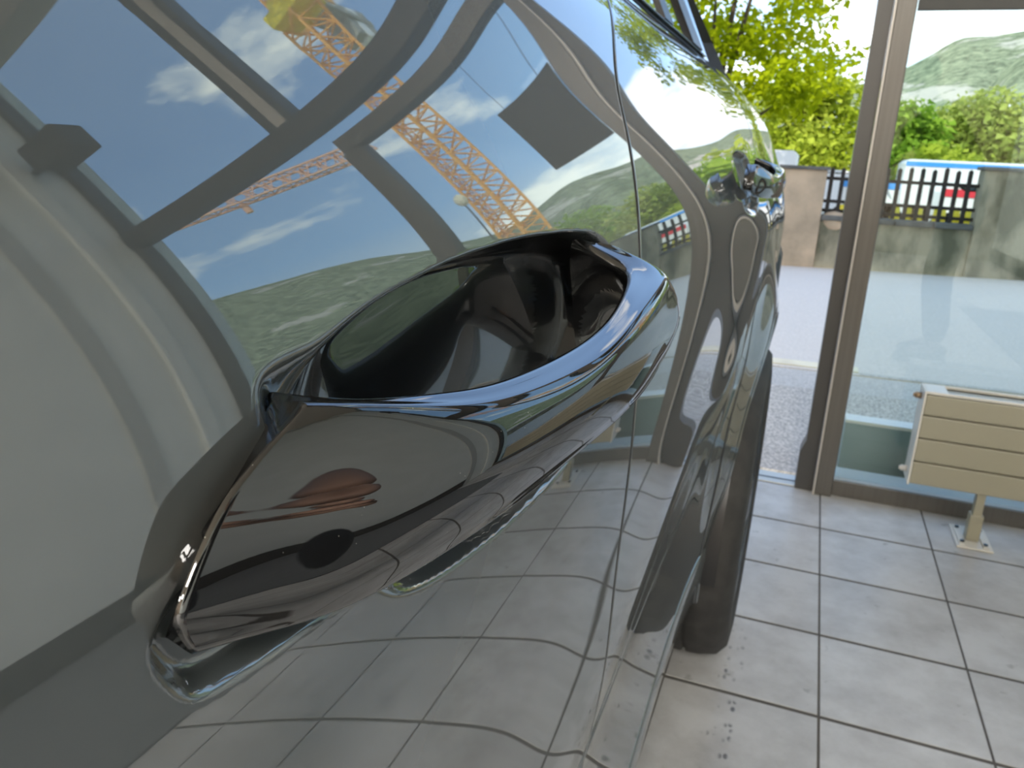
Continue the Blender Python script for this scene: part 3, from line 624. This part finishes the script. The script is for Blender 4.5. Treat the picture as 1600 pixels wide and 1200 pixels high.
os_ = struct('trim_6', obj('trim_6', bx(bmesh.new(), (0.20, 2.90, -.05), (14, 2.97, .172), .004), OUTSILL), 'low grey outer kerb behind the glass')
obj('kerb_top', bx(bmesh.new(), (0.20, 2.895, .1725), (14, 2.975, .184), .002), RADW, os_)
sheet('forecourt', quad(-60, 60, 9.92, 60, -.02), GRAVEL, label='sunlit pale gravel yard behind the fence wall')
sheet('meadow', quad(-700, 700, 60, 500, -.9), MEADOW, th_=.3, label='bright green meadow below the hills')

YF = 9.52
fence = thing('picket_fence', 'weathered wall with concrete pillars and brown picket fence across the street', 'fence', (0, YF, 0))
def zs_(x): return x*SLOPE
rf_ = random.Random(7)
def pillar(x0, x1, z1, mt):
    b_ = bmesh.new(); bx(b_, (x0, 0, zs_(x0)-.1), (x1, .34, z1), .012); o = obj('pillar', b_, mt, fence)
    c = bmesh.new(); bx(c, (x0-.025, -.03, z1), (x1+.025, .37, z1+.035), .006); obj('cap_stone', c, CAPM, o)
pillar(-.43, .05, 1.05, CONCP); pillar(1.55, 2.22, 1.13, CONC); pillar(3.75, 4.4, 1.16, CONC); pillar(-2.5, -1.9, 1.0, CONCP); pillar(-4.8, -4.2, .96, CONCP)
for x0, x1 in ((-4.2, -2.5), (-1.9, -.43), (.05, 1.55), (2.22, 3.75), (4.4, 9.0), (-9, -4.8)):
    zt = .475+zs_((x0+x1)/2)+.02
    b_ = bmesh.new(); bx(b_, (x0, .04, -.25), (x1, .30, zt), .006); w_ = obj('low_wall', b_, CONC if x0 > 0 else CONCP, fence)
    n = max(2, round((x1-x0)/.42))
    for k in range(n):
        a = x0+(x1-x0)*k/n+.004; b2 = x0+(x1-x0)*(k+1)/n-.004
        c = bmesh.new(); dz = rf_.uniform(-.006, .006); bx(c, (a, .0, zt+dz), (b2, .34, zt+.055+dz), .012); obj('coping_stone', c, CAPM, w_)
    if x1 > 5 or x0 < -5: np_ = 0
    else: np_ = int((x1-x0)/.112)
    for zz in (.60, .70, .945):
        r = bmesh.new(); bx(r, (x0, .16, zz+zs_((x0+x1)/2)-.018), (x1, .185, zz+zs_((x0+x1)/2)+.018)); obj('rail', r, PICKM, fence)
    for k in range(np_):
        xx = x0+.05+k*.112; zt2 = 1.085+zs_(xx)+rf_.uniform(-.01, .02)
        p = bmesh.new(); prism(p, [(xx-.021, zt+.06), (xx+.021, zt+.06), (xx+.021, zt2-.02), (xx, zt2), (xx-.021, zt2-.02)], .125, .158); obj('picket', p, PICKM, fence)
st_ = bmesh.new(); bmesh.ops.create_icosphere(st_, subdivisions=2, radius=.14)
for v in st_.verts: v.co = Vector((v.co.x*1.15, v.co.y*.8, v.co.z*.85))*(1+.15*noise.noise(v.co*9)); v.co += Vector((.19, .12, .50))
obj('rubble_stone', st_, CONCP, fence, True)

# ------------------------------------------------------------------ behind the fence
def vehicle(name, label, cat_, loc, L_, W_, H_, body, cabin, stripe=None, box_=False):
    o = thing(name, label, cat_, loc)
    if box_:
        pts = [(-L_/2, .35), (L_/2, .35), (L_/2, H_-.06), (L_/2-.06, H_), (-L_/2+.06, H_), (-L_/2, H_-.06)]
    else:
        pts = [(-L_/2, .3), (L_/2, .3), (L_/2, .75), (L_*.42, .85), (L_*.25, .92), (L_*.12, H_), (-L_*.28, H_), (-L_*.42, .95), (-L_/2, .85)]
    obj('body', prism(bmesh.new(), pts, 0, W_), body, o)
    if box_:
        obj('cab', prism(bmesh.new(), [(L_/2, .35), (L_/2+1.3, .35), (L_/2+1.3, 1.0), (L_/2+.9, H_*.78), (L_/2, H_*.78)], .05, W_-.05), cabin, o)
        obj('cab_window', prism(bmesh.new(), [(L_/2+.15, 1.05), (L_/2+1.15, 1.05), (L_/2+.85, H_*.74), (L_/2+.15, H_*.74)], .03, .05), CARGLASS, o)
    else:
        obj('side_window', prism(bmesh.new(), [(L_*.22, .94), (L_*.11, H_-.07), (-L_*.26, H_-.07), (-L_*.36, .96)], -.012, .0), CARGLASS, o)
    if stripe is not None:
        obj('stripe', prism(bmesh.new(), [(-L_/2, stripe[0]), (L_/2, stripe[0]), (L_/2, stripe[1]), (-L_/2, stripe[1])], -.012, .0), stripe[2], o)
    for xx in (-L_*.32, L_*.34):
        w = bmesh.new()
        A = lathe(w, [(-.1, .0), (-.1, .30), (.1, .30), (.1, .0)], (0, 0, 0), 'Z', 20); bmesh.ops.rotate(w, verts=w.verts[:], cent=(0, 0, 0), matrix=Matrix.Rotation(math.pi/2, 3, 'X')); bmesh.ops.translate(w, verts=w.verts[:], vec=(xx, .1, .3)); obj('wheel', w, RUBBER, o)
    return o
vehicle('delivery_truck', 'white and blue box truck parked behind the picket fence', 'truck', (2.06, 14.0, 0), 1.75, 1.4, 1.30, WHITEP, BLUEP, (1.20, 1.265, BLUEP), True)
vehicle('box_van', 'white box van seen over the left wall pillar', 'van', (-1.6, 16.2, 0), 2.2, 1.6, 1.40, WHITEP, WHITEP, None, True)
vehicle('parked_car', 'red and white parked car behind the right half of the fence', 'car', (2.10, 12.4, 0), 1.1, 1.2, .95, WHITEP, WHITEP, (.80, .90, REDP), False)
vehicle('parked_car', 'blue parked car behind the middle of the fence', 'car', (.70, 13.3, 0), .80, 1.0, .98, WHITEP, WHITEP, (.84, .95, BLUEP), False)
BORD = ['first', 'second', 'third', 'fourth', 'fifth', 'sixth', 'seventh', 'eighth', 'ninth']
BPOS = [(.92, 11.2), (1.06, 11.25), (1.18, 11.2), (1.40, 11.2), (1.60, 11.25), (1.74, 11.2), (1.47, 11.45), (.30, 11.2), (1.88, 11.25)]
for xx, yy in BPOS:
    k = sorted(BPOS).index((xx, yy))
    b_ = thing('barrel', BORD[k]+' small yellow barrel from the left, standing behind the picket fence', 'barrel', (xx, yy, xx*SLOPE-.02), group='yellow barrels behind the fence')
    c = bmesh.new(); lathe(c, [(0, .0), (0, .052), (.14, .056), (.30, .058), (.52, .056), (.64, .050), (.64, 0)], (0, 0, 0), 'Z', 14); obj('drum', c, YELP, b_, True)
    c = bmesh.new(); lathe(c, [(.64, .0), (.64, .044), (.655, .044), (.655, 0)], (0, 0, 0), 'Z', 14); obj('lid', c, YELP, b_)

def foliage(bm, c, r, n, size, rn, droop=.3, shell=.55):
    for _ in range(n):
        while True:
            p = Vector((rn.uniform(-1, 1), rn.uniform(-1, 1), rn.uniform(-1, 1)))
            if shell < p.length < 1: break
        p = Vector((p.x*r[0], p.y*r[1], p.z*r[2]))+Vector(c)
        s = size*rn.uniform(.6, 1.3); ax = Vector((rn.gauss(0, 1), rn.gauss(0, 1), rn.gauss(0, .45))).normalized()
        n_ = Vector((rn.gauss(0, .6), rn.gauss(0, .6), 1)).normalized(); sd = ax.cross(n_)
        if sd.length < .1: continue
        sd.normalize(); w = sd*s*.42; tip = p+ax*s-Vector((0, 0, s*droop)); mid = p+ax*s*.5+n_*s*.06
        a = bm.verts.new(p); b1 = bm.verts.new(mid+w); b2 = bm.verts.new(tip); b3 = bm.verts.new(mid-w); bm.faces.new((a, b1, b2, b3))
def tree(name, label, base, trunk_h, trunk_r, blobs, n, size, mt, seed, shell=.5, group=None):
    rn = random.Random(seed); o = thing(name, label, 'tree' if name != 'shrub' else 'shrub', base, group=group)
    t = bmesh.new(); tube(t, (0, 0, -.1), (0.05, 0, trunk_h), trunk_r, 8, trunk_r*.6)
    for (c, r) in blobs[::4]: tube(t, (0.04, 0, trunk_h*.7), (c[0]*.8, c[1]*.8, c[2]), trunk_r*.42, 6, trunk_r*.1)
    obj('trunk', t, BARK, o)
    f = bmesh.new(); tot = sum(r[0]*r[1]*r[2] for _, r in blobs)
    for (c, r) in blobs: foliage(f, c, r, int(n*r[0]*r[1]*r[2]/tot)+20, size, rn, shell=shell)
    fo = obj('foliage', f, mt, o); fo['kind'] = 'stuff'
    return o
def rblobs(seed, c, r, n, br):
    rn = random.Random(seed); out = []
    for _ in range(n):
        while True:
            p = Vector((rn.uniform(-1, 1), rn.uniform(-1, 1), rn.uniform(-1, 1)))
            if p.length < 1: break
        k = rn.uniform(.7, 1.25); out.append(((c[0]+p.x*r[0], c[1]+p.y*r[1], c[2]+p.z*r[2]), (br*k*1.25, br*k*1.25, br*k*.7)))
    return out
tree('maple_tree', 'big lime green maple leaning over the fence above the car', (-1.7, 12.6, 0), 1.9, .14, rblobs(3, (.1, 0, 3.3), (1.75, 1.3, 2.0), 58, .40), 8200, .115, LEAF_MAPLE, 5, shell=.2)
bushes = [
 ('tree', 'tall yellow-green bushy tree right of the maple', (-.25, 22.6, 0), 1.2, .15, rblobs(11, (0, 0, 2.0), (1.3, 1.0, 1.3), 22, .75), 4600, .20, LEAF_LIME),
 ('tree', 'dark green narrow tree beside the window post', (1.5, 18.9, 0), 1.0, .12, rblobs(12, (0, 0, 1.75), (.42, .6, 1.1), 14, .50), 2600, .17, LEAF_MID),
 ('tree', 'low bright lime bush before the big willow', (2.15, 16.35, 0), .8, .10, rblobs(13, (0, 0, 1.15), (.5, .4, .50), 10, .42), 2000, .14, LEAF_LIME),
 ('tree', 'broad pale green willow on the right', (4.1, 24.2, 0), 1.4, .22, rblobs(14, (0, 0, 2.05), (1.25, 1.0, 1.25), 26, .70), 6200, .19, LEAF_WILLOW),
 ('tree', 'dark bushy tree standing behind the willow', (7.0, 29.5, 0), 1.6, .22, rblobs(15, (0, 0, 2.4), (1.6, 1.2, 1.3), 16, .9), 3600, .24, LEAF_MID),
 ('tree', 'round green tree to the right of the willow', (13.8, 30, 0), 1.6, .22, rblobs(16, (0, 0, 2.2), (1.5, 1.2, 1.1), 16, .9), 3600, .24, LEAF_MID),
 ('tree', 'low lime tree at the far right of the row', (5.6, 19.0, 0), 1.0, .14, rblobs(17, (0, 0, 1.2), (.9, .7, .6), 10, .55), 2400, .18, LEAF_LIME),
 ('tree', 'green tree hidden behind the car on the left', (-5.4, 25, 0), 1.4, .18, rblobs(18, (0, 0, 1.5), (1.8, 1.2, .8), 16, .8), 3200, .22, LEAF_LIME),
]
for k, b_ in enumerate(bushes): tree(*b_, 30+k, shell=.3)

# tower crane lattice
def lattice(root, a, b, w, bays, mt, part, r):
    """square lattice girder from a to b: four chords as parts, the braces joined"""
    a = Vector(a); b = Vector(b); d = (b-a).normalized(); u = d.cross(Vector((0, 0, 1)))
    if u.length < .1: u = Vector((math.cos(.5), math.sin(.5), 0))
    u.normalize(); v = d.cross(u).normalized(); cs = [(u*i+v*j)*w/2 for i, j in ((-1, -1), (1, -1), (1, 1), (-1, 1))]
    for c in cs: obj(part+'_chord', tube(bmesh.new(), a+c, b+c, r, 4), mt, root)
    br = bmesh.new()
    for k in range(bays):
        p = a+(b-a)*k/bays; q = a+(b-a)*(k+1)/bays; m_ = (p+q)/2
        for i in range(4):
            j = (i+1) % 4; tube(br, p+cs[i], m_+cs[j], r*.6, 4); tube(br, m_+cs[j], q+cs[i], r*.6, 4); tube(br, p+cs[i], p+cs[j], r*.5, 4)
    o = obj(part+'_braces', br, mt, root); o['kind'] = 'stuff'
cr = thing('tower_crane', 'tall orange tower crane with a grey counterweight over the street', 'crane', (12.9, 38.4, 0))
lattice(cr, (0, 0, 0), (0, 0, 25.6), 1.9, 17, CRANEY, 'mast', .11)
lattice(cr, (1.15, .3, 0), (1.15, .3, 22), .45, 16, CRANEP, 'ladder', .05)
sl = bmesh.new(); bx(sl, (-1.3, -1.3, 25.6), (1.3, 1.3, 26.5), .08); tube(sl, (0, 0, 26.4), (0, 0, 27.2), 1.0, 12); obj('slewing_ring', sl, YELP, cr)
cb = bmesh.new(); bx(cb, (-2.6, -1.4, 26.0), (-1.4, .6, 28.0), .1); obj('cabin', cb, WHITEP, cr)
lattice(cr, (0, 0, 26.5), (0, 0, 31), 1.3, 4, CRANEY, 'top', .09)
lattice(cr, (-.5, -1.0, 27.6), (-3.6, -27, 27.6), 1.3, 22, CRANEY, 'jib', .09)
cj = bmesh.new(); bx(cj, (-.7, .8, 27.1), (.9, 9.6, 27.5), .04); bmesh.ops.rotate(cj, verts=cj.verts[:], cent=(0, 0, 0), matrix=Matrix.Rotation(-.05, 3, 'Z')); obj('counter_jib', cj, CRANEG, cr)
for k in range(3):
    cw = bmesh.new(); bx(cw, (-.6+.4, 6.2+k*1.1, 25.8), (1.0+.4, 7.2+k*1.1, 28.2), .06); obj('counterweight', cw, CRANEG if k != 1 else WHITEP, cr)
wn = bmesh.new(); bx(wn, (-.5, 3.2, 27.5), (.9, 5.2, 28.5), .08); obj('winch', wn, CRANEY, cr)
c2 = thing('tower_crane', 'pale orange distant tower crane whose jib spans the sky', 'crane', (50.0, 49.0, 0))
lattice(c2, (0, 0, 0), (0, 0, 27.5), 2.0, 14, CRANEP, 'mast', .13)
lattice(c2, (0, 0, 27.2), (-22.5, 15.5, 27.2), 1.7, 15, CRANEP, 'jib', .15)
cx = bmesh.new(); bx(cx, (-1.2, -1.2, 26), (1.2, 1.2, 29), .1); obj('slewing_unit', cx, CRANEP, c2)
hk = bmesh.new(); tube(hk, (-11, 7.6, 26.3), (-11, 7.6, 24.9), .35, 8); obj('trolley', hk, CRANEP, c2)
lp = thing('street_lamp', 'slender street lamp with a brown head beyond the fence', 'lamp', (10.4, 27.3, 0))
obj('pole', tube(bmesh.new(), (0, 0, -.2), (0, 0, 7.0), .05, 8, .035), PICKM, lp)
hd = bmesh.new(); bmesh.ops.create_icosphere(hd, subdivisions=2, radius=.36); bmesh.ops.scale(hd, verts=hd.verts[:], vec=(.8, .8, 1.1)); bmesh.ops.translate(hd, verts=hd.verts[:], vec=(0, 0, 7.25)); obj('lamp_head', hd, KERBM, lp, True)
fa = thing('factory', 'small pale factory with slender stacks below the mountain', 'building', (62, 395, 0))
fh = bmesh.new(); bx(fh, (-11, 0, -2), (11, 14, 19), .2); obj('hall', fh, WHITEP, fa)
obj('roof', prism(bmesh.new(), [(-11, 19), (11, 19), (0, 22.5)], 0, 14), CRANEG, fa)
for k, (dx, hh) in enumerate(((-8, 33), (0.5, 30), (3, 34), (7.5, 33), (10.5, 32))): obj('stack', tube(bmesh.new(), (dx, 6, 10), (dx, 6, hh), .9, 10, .75), WHITEP, fa)

# hills around the valley
def hills(name, label, az, el, r0, r1, amp, seed, lo, hi, n):
    e = spline(az, el); A = np.linspace(lo, hi, n); Rr = np.concatenate([np.linspace(r0, r1, 44), np.linspace(r1*1.06, r1*1.7, 10)])
    V = []; nA = len(A)
    for r in Rr:
        for a in A:
            top = math.tan(math.radians(max(float(e(a)), -.5)))*r1
            t = min(max((r-r0)/(r1-r0), 0), 1); s = .5*t*t*(3-2*t)+.5*t
            x, y = r*math.sin(math.radians(a)), r*math.cos(math.radians(a))
            w = noise.fractal(Vector((x*.006, y*.006, seed)), 1.0, 2.1, 5)*amp*t+noise.fractal(Vector((x*.03, y*.03, seed+3)), 1.0, 2.1, 3)*amp*.25*t
            z = top*s+w*(1-.8*t) if r <= r1 else top*(1-(r-r1)/(r1*1.2))
            V.append((x, y, z+H-3*(1-t)))
    F = [(i*nA+j, i*nA+j+1, (i+1)*nA+j+1, (i+1)*nA+j) for i in range(len(Rr)-1) for j in range(nA-1)]
    o = obj(name, pydata(name, V, F), HILL, None, True); o['kind'] = 'structure'; o['label'] = label
hills('mountains', 'forested mountains with pale rock faces around the valley', [-75, -40, -20, -5, 0, 2, 4, 5, 6, 7, 8, 10, 12, 14, 17, 20, 23, 26, 29, 36, 41, 50, 65, 85],
      [6, 6.2, 5.6, 5.2, 5.4, 5.7, 6.7, 7.3, 8.0, 8.35, 8.35, 8.5, 8.9, 8.9, 7.9, 7.2, 7.8, 8.6, 9.7, 11.2, 11.7, 12, 11, 9], 480, 1000, 22, 1.3, -75, 85, 330)
hills('near_ridge', 'nearer wooded ridge with a rock scar to the right of the window', [4, 6, 7.5, 8.5, 9.2, 10, 11, 12.5, 14, 16, 20, 24], [-.5, 1, 3.4, 5.2, 6.4, 7.2, 7.5, 7.2, 6.2, 4.5, 2, -.5], 300, 560, 10, 5.3, 4, 24, 110)

# ------------------------------------------------------------------ the photographer, seen only in the gloss of the handle
def skin_mesh(name, pts, edges, radii, root, mt, parent, sub=2):
    me = bpy.data.meshes.new(name); me.from_pydata(pts, edges, []); me.update(); o = bpy.data.objects.new(name, me); COL.objects.link(o)
    md = o.modifiers.new('skin', 'SKIN'); md.use_smooth_shade = True
    for i, r in enumerate(radii): 
        me.skin_vertices[0].data[i].radius = (r, r) if not isinstance(r, tuple) else r
        me.skin_vertices[0].data[i].use_root = (i == root)
    o.modifiers.new('sub', 'SUBSURF').levels = sub; o.modifiers['sub'].render_levels = sub
    me.materials.append(mt); o.parent = parent
    return o
def person():
    p = thing('person', 'person in black shirt and dark trousers reaching out with a phone beside the car', 'person', (0.75, 0.22, 0), math.pi/2)
    # body frame: +y forward along the car, leaning towards the handle
    hip = (0, 0, .86); chest = (-.06, .15, 1.22); neck = (-.10, .24, 1.42); 
    shl = (-.26, .22, 1.33); shr = (.08, .20, 1.33)
    ell = (-.375, .37, 1.11); wrl = (-.305, .565, .985); elr = (.235, .0, 1.13); wrr = (.165, .17, .99)
    skin_mesh('body', [hip, (-.02, .04, 1.0), chest, neck, (-.11, .27, 1.50), shl, ell, wrl, shr, elr, wrr, (-.09, -.01, .82), (-.12, .03, .48), (-.14, -.03, .09), (.09, .02, .82), (.12, .08, .48), (.14, .02, .09), (-.16, .11, .04), (.14, .17, .04)],
              [(0, 1), (1, 2), (2, 3), (3, 4), (2, 5), (5, 6), (6, 7), (2, 8), (8, 9), (9, 10), (0, 11), (11, 12), (12, 13), (0, 14), (14, 15), (15, 16), (13, 17), (16, 18)],
              [.105, .10, (.115, .095), .056, .055, .048, .041, .028, .048, .041, .028, .075, .055, .042, .075, .055, .042, .035, .035], 0, SKIN, p)
    skin_mesh('shirt', [(0, -.005, .80), (-.02, .04, 1.0), chest, (-.095, .22, 1.38), shl, (-.285, .34, 1.215), shr, (.175, .11, 1.22)], [(0, 1), (1, 2), (2, 3), (2, 4), (4, 5), (2, 6), (6, 7)],
              [.172, .150, (.165, .135), .072, .082, .064, .082, .064], 0, SHIRT, p)
    skin_mesh('trousers', [(0, 0, .95), (0, 0, .80), (-.09, -.01, .78), (-.12, .03, .48), (-.14, -.03, .11), (.09, .02, .78), (.12, .08, .48), (.14, .02, .11)], [(0, 1), (1, 2), (2, 3), (3, 4), (1, 5), (5, 6), (6, 7)],
              [.135, .150, .105, .078, .064, .105, .078, .064], 0, TROUSER, p)
    for sx_, sy_ in ((-.15, .06), (.14, .11)):
        s = bmesh.new(); bmesh.ops.create_uvsphere(s, u_segments=16, v_segments=10, radius=1)
        for v in s.verts: v.co = Vector((v.co.x*.048+sx_, v.co.y*.14+sy_-.02, max(v.co.z, -.4)*.055+.0225))
        obj('shoe', s, SHIRT, p, True)
    hd_ = bmesh.new(); bmesh.ops.create_uvsphere(hd_, u_segments=24, v_segments=18, radius=1)
    for v in hd_.verts:
        c = v.co; y = c.y*.098; z = c.z*.118; x = c.x*.076*(1-.18*max(0, -c.z))
        if c.y > .75: y += .006*math.exp(-((c.x/.25)**2+((c.z+.05)/.3)**2))*2.2
        if c.y > .6 and abs(abs(c.x)-.38) < .16 and abs(c.z-.08) < .13: y -= .006
        v.co = Vector((x, y, z))
    h_ = obj('head', hd_, SKIN, p, True); h_.location = (-.13, .32, 1.56); h_.rotation_euler = (-.45, 0, .35)
    hr = bmesh.new(); bmesh.ops.create_uvsphere(hr, u_segments=24, v_segments=16, radius=1)
    for v in hr.verts: v.co = Vector((v.co.x*.083, v.co.y*.104-.010, v.co.z*.118+.014))
    bmesh.ops.delete(hr, geom=[v for v in hr.verts if v.co.y > .035 and v.co.z < .07 or v.co.z < -.05], context='VERTS'); obj('hair', hr, HAIR, h_, True)
    for s_ in (-1, 1):
        e_ = bmesh.new(); bmesh.ops.create_uvsphere(e_, u_segments=10, v_segments=8, radius=.011); bmesh.ops.translate(e_, verts=e_.verts[:], vec=(s_*.031, .083, .010)); obj('eye', e_, WHITEP, h_, True)
        e_ = bmesh.new(); bmesh.ops.create_uvsphere(e_, u_segments=10, v_segments=8, radius=1)
        for v in e_.verts: v.co = Vector((v.co.x*.008+s_*.077, v.co.y*.018-.008, v.co.z*.030))
        obj('ear', e_, SKIN, h_, True)
    m_ = bmesh.new(); bx(m_, (-.022, .080, -.056), (.022, .091, -.048), .003); obj('mouth', m_, REDP, h_)
    # hands: palm and five bent fingers each, closing on the phone
    for wr, d, side in ((wrl, Vector((.03, .10, -.01)), Vector((0, 0, 1))), (wrr, Vector((-.05, .06, -.06)), Vector((0, 0, 1)))):
        w = Vector(wr); d = d.normalized(); n = d.cross(side).normalized(); s_ = n.cross(d).normalized()
        pts = [w, w+d*.05, w+d*.085]; ed = [(0, 1), (1, 2)]; rad_ = [.026, (.038, .018), (.040, .016)]
        skin_mesh('palm', [tuple(q) for q in pts], ed, rad_, 0, SKIN, p, 1)
        for k in range(4):
            b0 = w+d*.075+s_*(.027-.018*k); ln = (.034, .040, .037, .029)[k]
            q = [b0, b0+d*ln, b0+d*ln*1.55+n*ln*.45, b0+d*ln*1.75+n*ln*1.0]
            skin_mesh('finger', [tuple(v) for v in q], [(0, 1), (1, 2), (2, 3)], [.010, .0092, .0085, .0072], 0, SKIN, p, 1)
        b0 = w+d*.03+s_*.026; q = [b0, b0+d*.022+s_*.028, b0+d*.048+s_*.034+n*.012]
        skin_mesh('thumb', [tuple(v) for v in q], [(0, 1), (1, 2)], [.013, .0108, .0085], 0, SKIN, p, 1)
person()
ph = thing('phone', 'dark smartphone held out towards the door handle', 'phone', (0, 0, H)); ph.matrix_world = M.copy()
pb = bmesh.new(); bx(pb, (-.022, -.052, .006), (.125, .022, .014), .0035); obj('case', pb, PHONE, ph)
